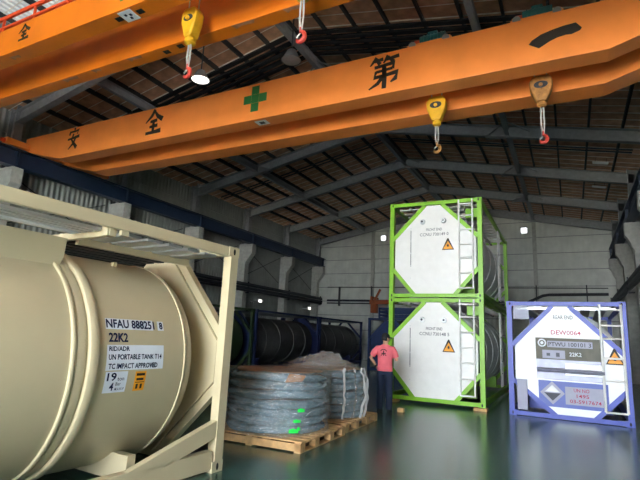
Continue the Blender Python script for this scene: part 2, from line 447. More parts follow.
def glyph(key, x, y, z, w, h, parent, name='lettering'):
    m = MB()
    for st in STROKES[key]:
        n = len(st); L_, R_ = [], []
        for i, (a, b, wd) in enumerate(st):
            p, q = st[max(0, i-1)], st[min(n-1, i+1)]; d = Vector((q[0]-p[0], q[1]-p[1])).normalized(); nn = Vector((-d.y, d.x))*wd/2*1.5
            L_.append((a+nn.x, b+nn.y)); R_.append((a-nn.x, b-nn.y))
        for i in range(n-1):
            m.prism([L_[i], L_[i+1], R_[i+1], R_[i]], (x, y, z), (w, 0, 0), (0, 0, h), (0, -.004, 0))
    return obj(name, m, 'ink', parent)
def crane(label, y1, y2, gw1, gw2, zb, zt, paint, X0, X1, taper, carr, zt2=None):
    t = thing('overhead_crane', label, 'overhead crane', (0, 0, 0))
    for y, gw, zt in ((y1, gw1, zt), (y2, gw2, zt2 or zt)):
        poly = [(X0, zb+taper), (X0+2.1, zb), (X1-1.75, zb), (X1, zb+taper), (X1, zt), (X0, zt)]
        if taper is None: poly = [(X0, zb), (X1, zb), (X1, zt), (X0, zt)]
        obj('girder', MB().prism(poly, (0, y, 0), (1, 0, 0), (0, 0, 1), (0, gw, 0)), paint, t, bev=.008)
        # lower flange lip
        obj('trolley_rail', MB().span((X0+.3, y+gw/2-.03, zt), (X1-.3, y+gw/2+.03, zt+.05)), 'steel', t)
    for x in (XRL, XRR):
        e = obj('end_carriage', MB().span((x-.16, carr[0], 7.575), (x+.16, carr[1], 7.79)), paint, t, bev=.01)
        for yy in (carr[0]+.25, carr[1]-.25):
            obj('wheel', MB().cyl((x-.05, yy, 7.69), (x+.05, yy, 7.69), .13, 20), 'steel', e, smooth=True)
        for yy in (carr[0], carr[1]):
            s_ = 1 if yy == carr[1] else -1
            obj('buffer', MB().cyl((x, yy, 7.68), (x, yy+s_*.12, 7.68), .07, 12), 'redor', e, smooth=True)
    return t
ZB = 7.03
cA = crane('bright orange double girder crane painted with four black characters and green cross', 9.45, 10.79, .47, .6, ZB, 8.06, 'orange', -17.15, 2.65, .54, (8.65, 12.75))
for key, x, w, z, h in (('an', -14.78, .62, 7.3, .76), ('quan', -11.12, .7, 7.25, .76), ('di', -3.9, .78, 7.2, .77), ('yi', -.41, .86, 7.25, .6)):
    glyph(key, x, 9.448, z, w, h, cA)
cr = None
for dx, dz in ((0, 0), (1, 0), (-1, 0), (0, 1), (0, -1)):
    s_ = .235
    obj('cross_square', MB().span((-7.1+dx*s_*1.04-s_/2, 9.44, 7.63+dz*s_*1.04-s_/2), (-7.1+dx*s_*1.04+s_/2, 9.449, 7.63+dz*s_*1.04+s_/2)), 'greenpaint', cA)
obj('sticker', MB().span((-7.15, 9.55, ZB-.006), (-6.8, 9.8, ZB-.001)), 'whitesign', cA)
obj('sticker_print', MB().span((-7.05, 9.62, ZB-.009), (-6.9, 9.74, ZB-.006)), 'greyink', cA)
obj('power_busbar', MB().span((-16.6, 11.45, 8.1), (2.2, 11.5, 8.16)), 'pipe', cA)
cB = crane('yellow orange double girder crane nearest the camera with red rail on top', 4.88, 6.02, .33, .3, 7.0, 7.62, 'orange2', -17.15, 2.65, .5, (3.7, 7.3), 8.2)
glyph('quan', -9.8, 4.878, 7.2, .38, .36, cB)
for dx, dz in ((0, 0), (1, 0), (-1, 0), (0, 1), (0, -1)):
    s_ = .12
    obj('cross_square', MB().span((-6.7+dx*s_*1.04-s_/2, 4.872, 7.36+dz*s_*1.04-s_/2), (-6.7+dx*s_*1.04+s_/2, 4.879, 7.36+dz*s_*1.04+s_/2)), 'greenpaint', cB)
obj('sticker', MB().span((-6.86, 4.92, 6.99), (-6.55, 5.18, 6.998)), 'whitesign', cB)
for a, b in ((0, 0), (.1, .02), (.05, .09)):
    obj('sticker_print', MB().span((-6.77+a, 4.99+b, 6.985), (-6.72+a, 5.04+b, 6.99)), 'inkblue', cB)
for x, y in ((-6.95, 5.0), (-6.42, 5.0), (-6.9, 6.12), (-6.5, 6.08)):
    obj('slot_cover', MB().span((x-.07, y, 6.99), (x+.07, y+.1, 6.999)), 'dark', cB)
for x, y, l in ((-10.2, 4.98, .3), (-10.0, 6.04, .5), (-9.0, 6.03, .25), (-7.9, 6.02, .4), (-6.3, 6.02, .35), (-5.2, 6.02, .5), (-4.1, 6.02, .35)):
    obj('bare_patch', MB().prism([(0, 0), (l, .02), (l*.9, .1), (l*.4, .07), (.05, .12)], (x, y, 6.9995), (1, 0, 0), (0, 1, 0), (0, 0, -.003)), 'scuff', cB)
for z, q in ((7.98, .05), (7.74, .03)):
    obj('hand_rail', MB().span((-15.5, 4.93, z), (2, 4.98, z+q*1.5)), 'redor', cB)
x = -15
while x < 2:
    obj('rail_post', MB().span((x-.02, 4.935, 7.62), (x+.02, 4.975, 7.98)), 'redor', cB); x += 1.1

def hoist(label, x, y, zt, span, ztop, zbot, hookz, body, hookm, motor=True, w=.22):
    """trolley on the two girders, ropes, hook block, hook"""
    t = thing('crane_hoist', label, 'crane hoist', (x, y, zt))
    h0 = -zt
    fr = MB()
    for dx in (-.42, .42): fr.span((dx-.05, -span, .1), (dx+.05, span, .2))
    for dy in (-span+.05, span-.05): fr.span((-.5, dy-.05, .06), (.5, dy+.05, .16))
    obj('trolley_frame', fr, 'orange', t)
    for dx in (-.38, .38):
        for dy in (-span, span): obj('wheel', MB().cyl((dx, dy-.04, .13), (dx, dy+.04, .13), .08, 16), 'steel', t, smooth=True)
    obj('drum', MB().cyl((-.3, 0, .3), (.3, 0, .3), .16, 20), 'steel', t, smooth=True)
    if motor:
        mo = MB().cyl((-.28, -.35, .38), (.3, -.35, .38), .16, 18)
        for k in range(6): mo.cyl((-.2+k*.08, -.35, .38), (-.18+k*.08, -.35, .38), .175, 18)
        mo.span((-.1, -.45, .5), (.12, -.25, .58))
        obj('motor', mo, 'teal', t, smooth=True)
        obj('motor_brake', MB().cyl((-.42, -.35, .36), (-.28, -.35, .36), .12, 16), 'redor', t, smooth=True)
    bt = ztop-zt; bb = zbot-zt
    for dx in (-.13, .13): obj('wire_rope', MB().cyl((dx, 0, .2), (dx*.9, 0, bt-.05), .012, 6), 'rope', t)
    hh = bt-bb
    poly = [(-w*.72, bt), (w*.72, bt), (w*1.05, bt-hh*.22), (w*.95, bt-hh*.55), (w*.45, bb), (-w*.45, bb), (-w*.95, bt-hh*.55), (-w*1.05, bt-hh*.22)]
    hb = obj('hook_block', MB().prism(poly, (0, -.11, 0), (1, 0, 0), (0, 0, 1), (0, .22, 0)), body, t, bev=.035)
    obj('sheave_plate', MB().tube([(0, -.12, bt-hh*.38), (0, -.09, bt-hh*.38)], [(w*.62, w*.36)]*2, 20), 'pipe', hb)
    obj('pulley_pin', MB().cyl((0, -.15, bt-hh*.4), (0, .15, bt-hh*.4), .04, 12), body, hb)
    obj('shank_collar', MB().lathe([(.06, 0), (.1, .03), (.1, .1), (.06, .13)], (0, 0, bb-.12), 'z', 16), body, t, smooth=True)
    # suspended chain pair
    hz = hookz-zt
    for dx in (-.022, .022):
        obj('chain_fall', MB().tube([(dx, 0, bb-.05), (dx*1.5, 0, (bb+hz)/2), (dx*.5, 0, hz+.2)], .017, 6), 'rope', t)
    pts = [(0, 0, hz+.26), (0, 0, hz+.19)]
    for k in range(11):
        a = R(100-k*26); pts.append((.075*math.cos(a), 0, hz+.1+.085*math.sin(a)))
    obj('hook', MB().tube(pts, [.022, .024]+[.026+.012*math.sin(PI*k/10) for k in range(11)][:10]+[.012], 8), hookm, t, smooth=True)
    obj('hook_latch', MB().bar((.01, 0, hz+.18), (-.07, 0, hz+.1), .012, .03), 'rope', t)
    return t
hoist('yellow hook block with thin rope hanging from bright orange crane above green containers', -2.52, 10.35, 8.06, .72, 7.17, 6.58, 5.8, 'yellow', 'ochre')
hoist('rusty brown hook block hanging from bright orange crane, right of the yellow one', -.3, 10.35, 8.06, .72, 7.2, 6.62, 5.7, 'ochre', 'red')
hoist('yellow hook block with red hook hanging from the nearest crane', -5.74, 5.62, 8.22, .55, 7.2, 6.63, 5.87, 'yellow', 'red', False, .17)
hoist('red hook on pale rope beside top edge of picture, on the nearest crane', -3.46, 5.62, 8.22, .55, 7.3, 6.8, 5.95, 'yellow', 'red', False, .17)

# ================================================================== TANK CONTAINERS
CW, CL_, CH = 2.438, 6.058, 2.591
SHARED = {}
def shared(key, fn, smooth=False):
    if key not in SHARED: SHARED[key] = fn().mesh(key, smooth)
    return SHARED[key]
def place(name, me, m, parent, loc, bev=0):
    key = me.name+'|'+m
    if key not in SHARED:
        c = me.copy(); c.materials.clear(); c.materials.append(M[m]); SHARED[key] = c
    o = bpy.data.objects.new(name, SHARED[key]); COL.objects.link(o); o.parent = parent; o.location = loc
    return o
def octo(wt=(.42, .56), zt=.955, u=(.06, .935), zu=(.60, .60), zl=(.30, .30), wb=(.30, .69), zb=.035):
    return [(wb[0]*CW, zb*CH), (wb[1]*CW, zb*CH), (u[1]*CW, zl[1]*CH), (u[1]*CW, zu[1]*CH), (wt[1]*CW, zt*CH), (wt[0]*CW, zt*CH), (u[0]*CW, zu[0]*CH), (u[0]*CW, zl[0]*CH)]
def frame(t, paint, oc, side_rails=True, post=.115):
    """castings, posts, end beams, side rails, diagonal braces: front end at y = 0"""
    cast = shared('casting', lambda: MB().box((0, 0, 0), (.162, .178, .118)))
    ap = shared('aperture', lambda: MB().tube([(0, -.001, 0), (0, .002, 0)], [(.02, .04)]*2, 10))
    for x in (0, 1):
        for y in (0, 1):
            for z in (0, 1):
                c = place('corner_casting', cast, paint, t, (.081+x*(CW-.162), .089+y*(CL_-.178), .059+z*(CH-.118)))
                a = place('aperture', ap, 'dark', c, (0, -.0895 if y == 0 else .0895, 0))
                b = place('aperture', ap, 'dark', c, (-.0815 if x == 0 else .0815, 0, 0)); b.rotation_euler = (0, 0, R(90))
            obj('corner_post', MB().span((.004+x*(CW-post-.008), .008+y*(CL_-.016-.13), .118), (.004+x*(CW-post-.008)+post, .008+y*(CL_-.016-.13)+.13, CH-.118)), paint, t)
    for y in (.012, CL_-.112):
        obj('end_beam', MB().span((.162, y, CH-.1), (CW-.162, y+.1, CH-.006)), paint, t)
        obj('end_beam', MB().span((.162, y, .012), (CW-.162, y+.1, .105)), paint, t)
        for i, j in ((1, 2), (3, 4), (5, 6), (7, 0)):
            a, b = Vector((oc[i][0], 0, oc[i][1])), Vector((oc[j][0], 0, oc[j][1])); d = (b-a).normalized()
            n = Vector((d.z, 0, -d.x)); n = n if n.dot(a-Vector((CW/2, 0, CH/2))) > 0 else -n
            ea, eb = [(-.03 if abs(q_.z-CH/2) > CH*.4 else .03) for q_ in (a, b)]; a2 = a-d*ea+n*.05; b2 = b+d*eb+n*.05
            obj('diagonal_brace', MB().bar((a2.x, y+.06, a2.z), (b2.x, y+.06, b2.z), .1, .1, up=(0, 1, 0)), paint, t)
    if side_rails:
        for x in (.012, CW-.092):
            obj('top_rail', MB().span((x, .178, CH-.1), (x+.08, CL_-.178, CH-.015)), paint, t)
            obj('bottom_rail', MB().span((x, .178, .03), (x+.08, CL_-.178, .14)), paint, t)
def tank(t, m, rings='tankw', r=1.1, zc=1.28, y0=.12, y1=CL_-.12):
    pr = []
    for k in range(9):
        a = PI/2*k/8; pr.append((r*math.sin(a), y0+.42*(1-math.cos(a))))
    for k in range(8, -1, -1):
        a = PI/2*k/8; pr.append((r*math.sin(a), y1-.42*(1-math.cos(a))))
    obj('tank_shell', MB().lathe(pr, (CW/2, 0, zc), 'y', 56), m, t, smooth=True)
    for y in (1.2, 2.4, 3.65, 4.85):
        obj('shell_band', MB().lathe([(r-.01, y-.05), (r+.018, y-.04), (r+.018, y+.04), (r-.01, y+.05)], (CW/2, 0, zc), 'y', 56), rings, t, smooth=True)
def walkway(t, x0, x1, y0, y1, z, n, m='alu', along=True, fill=.7):
    w = bpy.data.objects.new('walkway', None); COL.objects.link(w); w.parent = t
    for k in range(n):
        if along:
            xa = x0+(x1-x0)*k/n; obj('slat', MB().span((xa, y0, z), (xa+(x1-x0)/n*.62, y1, z+.03)), m, w)
        else:
            ya = y0+(y1-y0)*k/n; obj('slat', MB().span((x0, ya, z), (x1, ya+(y1-y0)/n*fill, z+.03)), m, w)
def ladder(t, x0, x1, y, z0, z1, n, m='white', axis='x', r=.02, zs=None):
    l = bpy.data.objects.new('ladder', None); COL.objects.link(l); l.parent = t
    P = (lambda a, z: (a, y, z)) if axis == 'x' else (lambda a, z: (y, a, z))
    for a in (x0, x1): obj('rail', MB().cyl(P(a, z0), P(a, z1), r*1.2, 8), m, l, smooth=True)
    for k in range(n):
        z = zs[k] if zs else z0+(z1-z0)*k/(n-1)
        obj('rung', MB().cyl(P(x0, z), P(x1, z), r, 8), m, l, smooth=True)
def triangle_sign(t, x, z, s, y):
    h = s*.88
    o = obj('warning_sign', MB().prism([(-s*.58, -s*.08), (s*.58, -s*.08), (s*.05, h+.05), (-s*.05, h+.05)], (x, y, z), (1, 0, 0), (0, 0, 1), (0, -.004, 0)), 'ink', t, label='orange triangular warning sign')
    obj('sign_face', MB().prism([(-s*.47, 0), (s*.47, 0), (0, h-.02)], (x, y-.004, z), (1, 0, 0), (0, 0, 1), (0, -.003, 0)), 'warn', o)
    obj('sign_symbol', MB().prism([(-.012, .13), (.012, .13), (.03, h-.16), (-.03, h-.16)], (x, y-.007, z), (1, 0, 0), (0, 0, 1), (0, -.002, 0)).prism([(-.02, .06), (.02, .06), (.02, .1), (-.02, .1)], (x, y-.007, z), (1, 0, 0), (0, 0, 1), (0, -.002, 0)), 'ink', o)

def green_container(label, number, loc, rz):
    t = thing('tank_container', label, 'tank container', loc, rz, 'lime green tank containers in a stack')
    oc = octo(); frame(t, 'lime', oc)
    tank(t, 'tankw')
    fp = obj('front_panel', MB().prism(oc, (0, .045, 0), (1, 0, 0), (0, 0, 1), (0, .03, 0)), 'white', t)
    for u in (.24, .755):
        obj('panel_seam', MB().span((u*CW-.008, .038, .32*CH), (u*CW+.008, .046, .7*CH)), 'greyink', fp)
        for k in range(5): obj('rivet', MB().cyl((u*CW, .03, (.2+k*.13)*CH), (u*CW, .05, (.2+k*.13)*CH), .012, 8), 'alu', fp)
    for u in (.37, .60):
        b = obj('vent_boss', MB().lathe([(.0, -.07), (.05, -.07), (.062, -.05), (.075, 0)], (u*CW, .045, .785*CH), 'y', 20), 'alu', fp, smooth=True)
        obj('vent_hole', MB().cyl((u*CW, -.028, .785*CH), (u*CW, -.024, .785*CH), .03, 14), 'pipe', b)
    text_plane('lettering', 'FRONT END', (.41*CW, .042, .685*CH), (1, 0, 0), (0, 0, 1), .42, .075, 'greyink', fp)
    text_plane('lettering', number, (.34*CW, .042, .632*CH), (1, 0, 0), (0, 0, 1), .76, .085, 'greyink', fp)
    triangle_sign(fp, .645*CW, .49*CH, .27, .043)
    ladder(t, .765*CW, .905*CW, -.03, .09*CH, .985*CH, 7, zs=[CH*k for k in (.095, .245, .39, .53, .675, .82, .94)])
    walkway(t, .16, CW-.16, .35, CL_-.3, CH-.12, 13, 'white', False, .36)
    for x in (.5, CW-.56): obj('walkway_bearer', MB().span((x, .12, CH-.15), (x+.06, CL_-.12, CH-.12)), 'white', t)
    ladder(t, 3.5, 3.85, CW-.03, .25, CH-.15, 7, 'white', 'y', .02)
    obj('valve_box', MB().span((CW-.5, .5, CH-.4), (CW-.15, .9, CH-.15)), 'lime', t, bev=.01)
    for y in (.9, 4.9): obj('saddle', MB().span((.35, y, .1), (CW-.35, y+.12, .45)), 'lime', t)
    return t
GY = .009; GX0, GY0 = -4.30, 12.30
GZ = .065
g1 = green_container('lime green framed tank container with white front, lower of the stack', 'CCNU 730148 5', (GX0, GY0, GZ), GY)
g2 = green_container('lime green framed tank container with white front, upper of the stack', 'CCNU 730149 0', (GX0, GY0, GZ+CH+.008), GY)
def gl(x, y): return (GX0+math.cos(GY)*x-math.sin(GY)*y, GY0+math.sin(GY)*x+math.cos(GY)*y, 0)
for i, (x, y, lab) in enumerate(((CW-.12, .06, 'pale timber block under front right corner of lower green container'), (.12, .1, 'pale timber block under front left corner of lower green container, behind the person'),
                                 (CW-.12, CL_-.1, 'timber block under rear right corner of lower green container'), (.12, CL_-.1, 'timber block under rear left corner of lower green container'))):
    o = obj('timber_block', MB().box((0, 0, .0315), (.3, .3, .063)), 'wood', bev=.006); o.location = gl(x, y); o.rotation_euler = (0, 0, GY)
    tag(o, lab, 'wood block', 'timber blocks under the green stack')
o = obj('timber_block', MB().box((0, 0, .04), (.14, .12, .08)), 'wood', bev=.006); o.location = (-3.42, 10.72, 0)
tag(o, 'small loose timber block on the floor by the person\'s right shoe', 'wood block')

# ---- blue container with the polished rear end
bt = thing('tank_container', 'periwinkle blue framed tank container with polished rear end plate and signs', 'tank container', (-1.3441, 12.3015, 0), -.016)
ocb = octo((.43, .52), .955, (.065, .945), (.60, .55), (.31, .28), (.42, .69), .035)
frame(bt, 'blue', ocb); tank(bt, 'mirror', 'mirror')
fp = obj('rear_panel', MB().prism(ocb, (0, .05, 0), (1, 0, 0), (0, 0, 1), (0, .03, 0)), 'mirror', bt)
def U(u): return u*CW
def V(v): return v*CH
def plate(name, u0, u1, v0, v1, y, m, parent, d=.006, bev=0): return obj(name, MB().span((U(u0), y, V(v0)), (U(u1), y+d, V(v1))), m, parent, bev=bev)
text_plane('lettering', 'REAR END', (U(.41), .046, V(.845)), (1, 0, 0), (0, 0, 1), .4, .085, 'greyink', fp)
text_plane('lettering', 'DEW0064', (U(.385), .046, V(.71)), (1, 0, 0), (0, 0, 1), .6, .1, 'redink', fp)
nb = plate('name_plate', .25, .80, .495, .68, .036, 'olive', fp, .012)
obj('emblem', MB().torus((U(.305), .034, V(.635)), .075, .016, 24, 6, Matrix.Rotation(R(90), 3, 'X')), 'whitesign', nb, smooth=True)
obj('emblem', MB().lathe([(0, 0), (.035, 0), (.035, .006)], (U(.305), .03, V(.635)), 'y', 16), 'whitesign', nb)
plate('number_strip', .35, .72, .6, .655, .033, 'greysign', nb, .003)
text_plane('lettering', 'PTWU 100101 3', (U(.36), .031, V(.61)), (1, 0, 0), (0, 0, 1), .85, .09, 'ink', nb, .012)
text_plane('lettering', '22K2', (U(.53), .031, V(.53)), (1, 0, 0), (0, 0, 1), .24, .085, 'whitesign', nb, .012)
plate('data_label', .305, .495, .505, .575, .033, 'greysign', nb, .003)
plate('label_mark', .34, .37, .525, .55, .031, 'greyink', nb, .002); plate('label_mark', .42, .45, .52, .555, .031, 'greyink', nb, .002)
# smooth sheet lip and curved cover below the plate
cv = MB()
cv.tube([(U(.26), .06, V(.405)), (U(.80), .06, V(.405))], [(.17, .05)]*2, 24)
plate('cover_back', .25, .80, .325, .495, .04, 'greyroll', fp, .01)
obj('cover_roll', cv, 'greyroll', fp, smooth=True)
plate('cover_sheet', .49, .79, .37, .47, .01, 'mirror', fp, .02)
lp = plate('sign_board', .26, .82, .1, .315, .03, 'bluep', fp, .012)
obj('hazard_diamond', MB().prism([(0, -.25), (.25, 0), (0, .25), (-.25, 0)], (U(.375), .026, V(.215)), (1, 0, 0), (0, 0, 1), (0, .004, 0)), 'greysign', lp)
obj('diamond_half', MB().prism([(0, -.17), (.17, 0), (-.17, 0)], (U(.375), .022, V(.215)), (1, 0, 0), (0, 0, 1), (0, .004, 0)), 'greyink', lp)
obj('diamond_half', MB().prism([(-.15, .02), (.15, .02), (0, .17)], (U(.375), .022, V(.215)), (1, 0, 0), (0, 0, 1), (0, .004, 0)), 'tankw', lp)
sb = plate('contact_sign', .48, .79, .13, .275, .024, 'greysign', lp, .006)
for w_, v_, tx_, wd in ((.55, .235, 'UN NO', .3), (.57, .19, '1495', .24), (.515, .145, '03-5917674', .6)):
    text_plane('lettering', tx_, (U(w_), .02, V(v_)), (1, 0, 0), (0, 0, 1), wd, .075, 'redink', sb)
for u_ in (.3, .53):
    x_ = U(u_+.03); 
for (u_, v_) in ((.345, .755), (.63, .765)):
    obj('latch', MB().torus((U(u_), .045, V(v_)), .05, .012, 16, 6, Matrix.Rotation(R(90), 3, 'X')), 'alu', fp, smooth=True)
    obj('latch_bolt', MB().box((U(u_)+.07, .04, V(v_)), (.07, .02, .025), Matrix.Rotation(R(-30), 3, 'Y')), 'alu', fp)
triangle_sign(fp, U(.885), V(.49), .3, .0)
plate('corner_plate', .062, .20, .84, .968, .03, 'greysign', bt, .01)
db = obj('document_box', MB().span((U(.075), -.01, V(.05)), (U(.165), .1, V(.31))), 'greysign', bt, bev=.012)
ladder(bt, .79*CW, .955*CW, -.04, .1*CH, .975*CH, 6, 'white', zs=[CH*k for k in (.1, .35, .53, .69, .80, .93)], r=.022)
obj('cross_bar', MB().span((.2, .03, CH-.19), (CW-.2, .06, CH-.14)), 'alu', bt)
walkway(bt, .2, CW-.2, .3, CL_-.2, CH-.12, 6, 'alu')
for y in (.9, 4.9): obj('saddle', MB().span((.35, y, .1), (CW-.35, y+.12, .45)), 'blue', bt)

# ---- cream container in the foreground
TX, TY, TA = -3.643, 4.7729, -.053
ox = TX - (math.cos(TA)*CW - math.sin(TA)*CL_); oy = TY - (math.sin(TA)*CW + math.cos(TA)*CL_)
ct = thing('tank_container', 'large cream tank container in the left foreground with black serial lettering', 'tank container', (ox, oy, 0), TA)
occ = octo((.43, .57), .965, (.05, .95), (.56, .56), (.38, .38), (.43, .57), .03)
frame(ct, 'cream', occ, side_rails=False)
for x in (.012, CW-.072): obj('top_rail', MB().span((x, .178, CH-.118), (x+.06, CL_-.178, CH-.002)), 'cream', ct, bev=.006)
for x in (.012, CW-.112):
    obj('bottom_rail', MB().span((x, .178, .03), (x+.1, CL_-.17, .235)), 'cream', ct, bev=.006)
    for sgn, ye in ((1, CL_), (-1, 0)):
        yy = lambda d: ye-sgn*d
        obj('gusset_brace', MB().prism([(yy(.14), .37), (yy(.14), .56), (yy(1.32), .235), (yy(1.02), .2), (yy(.8), .2)], (x+.02, 0, 0), (0, 1, 0), (0, 0, 1), (.08, 0, 0)), 'cream', ct, bev=.006)
obj('end_plate', MB().prism(occ, (0, CL_-.14, 0), (1, 0, 0), (0, 0, 1), (0, .03, 0)), 'cream', ct)
obj('end_plate', MB().prism(occ, (0, .11, 0), (1, 0, 0), (0, 0, 1), (0, .03, 0)), 'cream', ct)
RT, ZC = 1.12, 1.19
pr = []
for k in range(13):
    a = PI/2*k/12; pr.append((RT*math.sin(a), .16+.5*(1-math.cos(a))))
pr2 = [(r_, CL_-h_) for r_, h_ in pr[::-1]]
obj('tank_shell', MB().lathe(pr+pr2, (CW/2, 0, ZC), 'y', 96), 'cream', ct, smooth=True)
def band(y0, y1, h, name='shell_band'):
    e = min(.03, (y1-y0)*.3)
    obj(name, MB().lathe([(RT-.01, y0), (RT+h*.8, y0+e*.5), (RT+h, y0+e), (RT+h, y1-e), (RT+h*.8, y1-e*.5), (RT-.01, y1)], (CW/2, 0, ZC), 'y', 96), 'cream', ct, smooth=True)
for yb in (CL_-1.75, 1.55):
    band(yb-.08, yb+.04, .035); band(yb-.24, yb-.19, .022); band(yb-.19, yb-.08, .012)
band(CL_-.67, CL_-.64, .01, 'weld_seam'); band(.64, .67, .01, 'weld_seam')
# lifting lug on the shell
obj('lug', MB().box((CW/2+.45, CL_-1.2, ZC+1.05), (.05, .04, .05)), 'cream', ct)
# spill box on top and walkways
xs_ = CW-.6
for x in (xs_, .6):
    pz = MB().prism([(CL_-1.88, 2.39), (CL_-1.89, 2.2), (CL_-1.92, 2.12), (CL_-2.0, 2.09), (1.8, 2.09), (1.8, 2.39)], (x, 0, 0), (0, 1, 0), (0, 0, 1), (.012, 0, 0))
    obj('spill_box_side', pz, 'cream', ct)
for y in (CL_-1.8, 1.8): obj('cross_member', MB().span((.3, y, 2.4), (CW-.06, y+.06, 2.47)), 'cream', ct, bev=.005)
obj('hanger', MB().span((CW-.16, CL_-1.82, 2.4), (CW-.07, CL_-1.72, 2.55)), 'cream', ct, bev=.005)
obj('hanger', MB().span((CW-.06, CL_-1.7, 2.42), (CW-.02, CL_-1.62, 2.5)), 'cream', ct)
walkway(ct, xs_, CW-.1, .5, CL_-1.84, 2.44, 5)
walkway(ct, .2, CW-.74, CL_-1.66, CL_-.3, 2.4, 8, 'pipe')
for y0_, y1_ in ((CL_-1.6, CL_-.22),):
    walkway(ct, CW-.7, CW-.1, y0_, y1_, 2.44, 5, 'alu', False)
    obj('walkway_angle', MB().span((CW-.74, y0_-.1, 2.37), (CW-.68, y1_+.05, 2.45)), 'cream', ct)
obj('walkway_tread', MB().span((xs_+.1, 1.0, 2.425), (xs_+.2, CL_-1.9, 2.438)), 'whitesign', ct)
for y in (CL_-1.0, CL_-.6): obj('clip_ring', MB().torus((CW-.1, y, 2.5), .025, .007, 12, 6, Matrix.Rotation(R(90), 3, 'Y')), 'alu', ct)
obj('drain_valve', MB().cyl((CW-.35, CL_-.25, .32), (CW-.2, CL_-.25, .32), .04, 12), 'alu', ct, smooth=True)
for y in (1.0, CL_-1.1): obj('saddle', MB().span((.3, y, .05), (CW-.3, y+.1, .3)), 'cream', ct)
# lettering wrapped on the shell: y along the tank, s as arc height
def wrap(name, vs, fs, y0, s0, m, parent, lift):
    q = []
    for a, b in vs:
        th = (s0+b)/RT; rr_ = RT+lift
        q.append((CW/2+rr_*math.cos(th), CL_+y0+a, ZC+rr_*math.sin(th)))
    return obj(name, MB().add(q, fs), m, parent)
def wrap_rect(name, y0, y1, s0, s1, m, lift, parent=None):
    n = 8; vs = []; fs = []
    for k in range(n+1):
        b = (s1-s0)*k/n; vs += [(0, b), (y1-y0, b)]
    for k in range(n): fs.append((2*k, 2*k+1, 2*k+3, 2*k+2))
    return wrap(name, vs, fs, y0, s0, m, parent or ct, lift)
def wrap_text(txt, y0, y1, s0, s1, m='inkblue', bold=.022, parent=None):
    vs, fs = text_flat(txt, y1-y0, s1-s0, bold); return wrap('lettering', vs, fs, y0, s0, m, parent or ct, .006)
wrap_rect('number_label', -1.64, -1.08, .355, .462, 'whitesign', .0025); wrap_rect('number_label', -1.02, -.94, .358, .458, 'whitesign', .0025)
wrap_text('NFAU 888251', -1.635, -1.065, .366, .454, bold=.03); wrap_text('8', -1.0, -.955, .37, .448, bold=.03)
wrap_text('22K2', -1.615, -1.40, .232, .32, bold=.03)
lb = wrap_rect('approval_label', -1.63, -.955, -.03, .205, 'whitesign', .0025)
wrap_text('RID/ADR', -1.61, -1.38, .148, .192, parent=lb); wrap_text('UN PORTABLE TANK T14', -1.61, -.985, .068, .118, parent=lb); wrap_text('TC IMPACT APPROVED', -1.605, -1.03, -.016, .034, parent=lb)
lb = wrap_rect('rating_label', -1.62, -1.375, -.235, -.04, 'whitesign', .0025)
wrap_text('19', -1.6, -1.5, -.125, -.05, parent=lb); wrap_text('ton', -1.485, -1.41, -.125, -.095, bold=.005, parent=lb)
wrap_text('4', -1.56, -1.515, -.215, -.14, parent=lb); wrap_text('Bar', -1.495, -1.44, -.17, -.14, bold=.005, parent=lb); wrap_text('M.A.W.P', -1.495, -1.395, -.215, -.19, bold=.005, parent=lb)
lb = wrap_rect('orange_label', -1.285, -1.155, -.235, -.048, 'warn', .0025)
for a_, b_, c_, d_ in ((-1.27, -1.17, -.09, -.066), (-1.265, -1.18, -.135, -.112), (-1.26, -1.235, -.215, -.168), (-1.21, -1.185, -.215, -.168)):
    wrap_rect('label_mark', a_, b_, c_, d_, 'ink', .004, lb)
wrap_rect('label_rule', -1.275, -1.165, -.155, -.148, 'ink', .004, lb)

# ---- containers in the dim rear left
def plain_container(label, loc, rz, paint, tankm):
    t = thing('tank_container', label, 'tank container', loc, rz, 'tank containers standing in the dim rear')
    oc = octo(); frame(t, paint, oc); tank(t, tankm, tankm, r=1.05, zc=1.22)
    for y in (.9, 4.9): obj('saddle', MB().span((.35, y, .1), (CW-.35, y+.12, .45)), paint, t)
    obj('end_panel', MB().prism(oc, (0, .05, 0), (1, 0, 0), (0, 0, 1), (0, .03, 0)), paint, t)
    walkway(t, .2, CW-.2, .3, CL_-.2, CH-.12, 5, 'steel')
    return t
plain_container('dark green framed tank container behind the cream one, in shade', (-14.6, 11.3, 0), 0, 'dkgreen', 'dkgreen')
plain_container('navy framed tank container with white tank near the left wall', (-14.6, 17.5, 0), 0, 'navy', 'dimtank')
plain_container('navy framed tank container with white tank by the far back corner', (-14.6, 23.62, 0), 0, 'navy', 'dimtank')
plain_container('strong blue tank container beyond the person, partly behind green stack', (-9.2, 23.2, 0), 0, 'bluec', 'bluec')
t = thing('steel_crate', 'blue steel crate on top of the blue container beyond the person', 'crate', (-8.0, 24.3, CH))
cb = MB().span((-1, 0, .05), (1, 1.4, .1))
obj('crate_floor', cb, 'bluec', t)
for x in (-1, 1):
    for y in (0, 1.4): obj('crate_post', MB().span((x-.04, y-.04, 0), (x+.04, y+.04, .6)), 'bluec', t)
for z in (.2, .38, .55):
    for y in (0, 1.4): obj('crate_rail', MB().span((-1, y-.02, z-.05), (1, y+.02, z+.05)), 'bluec', t)
    for x in (-1, 1): obj('crate_rail', MB().span((x-.02, 0, z-.05), (x+.02, 1.4, z+.05)), 'bluec', t)
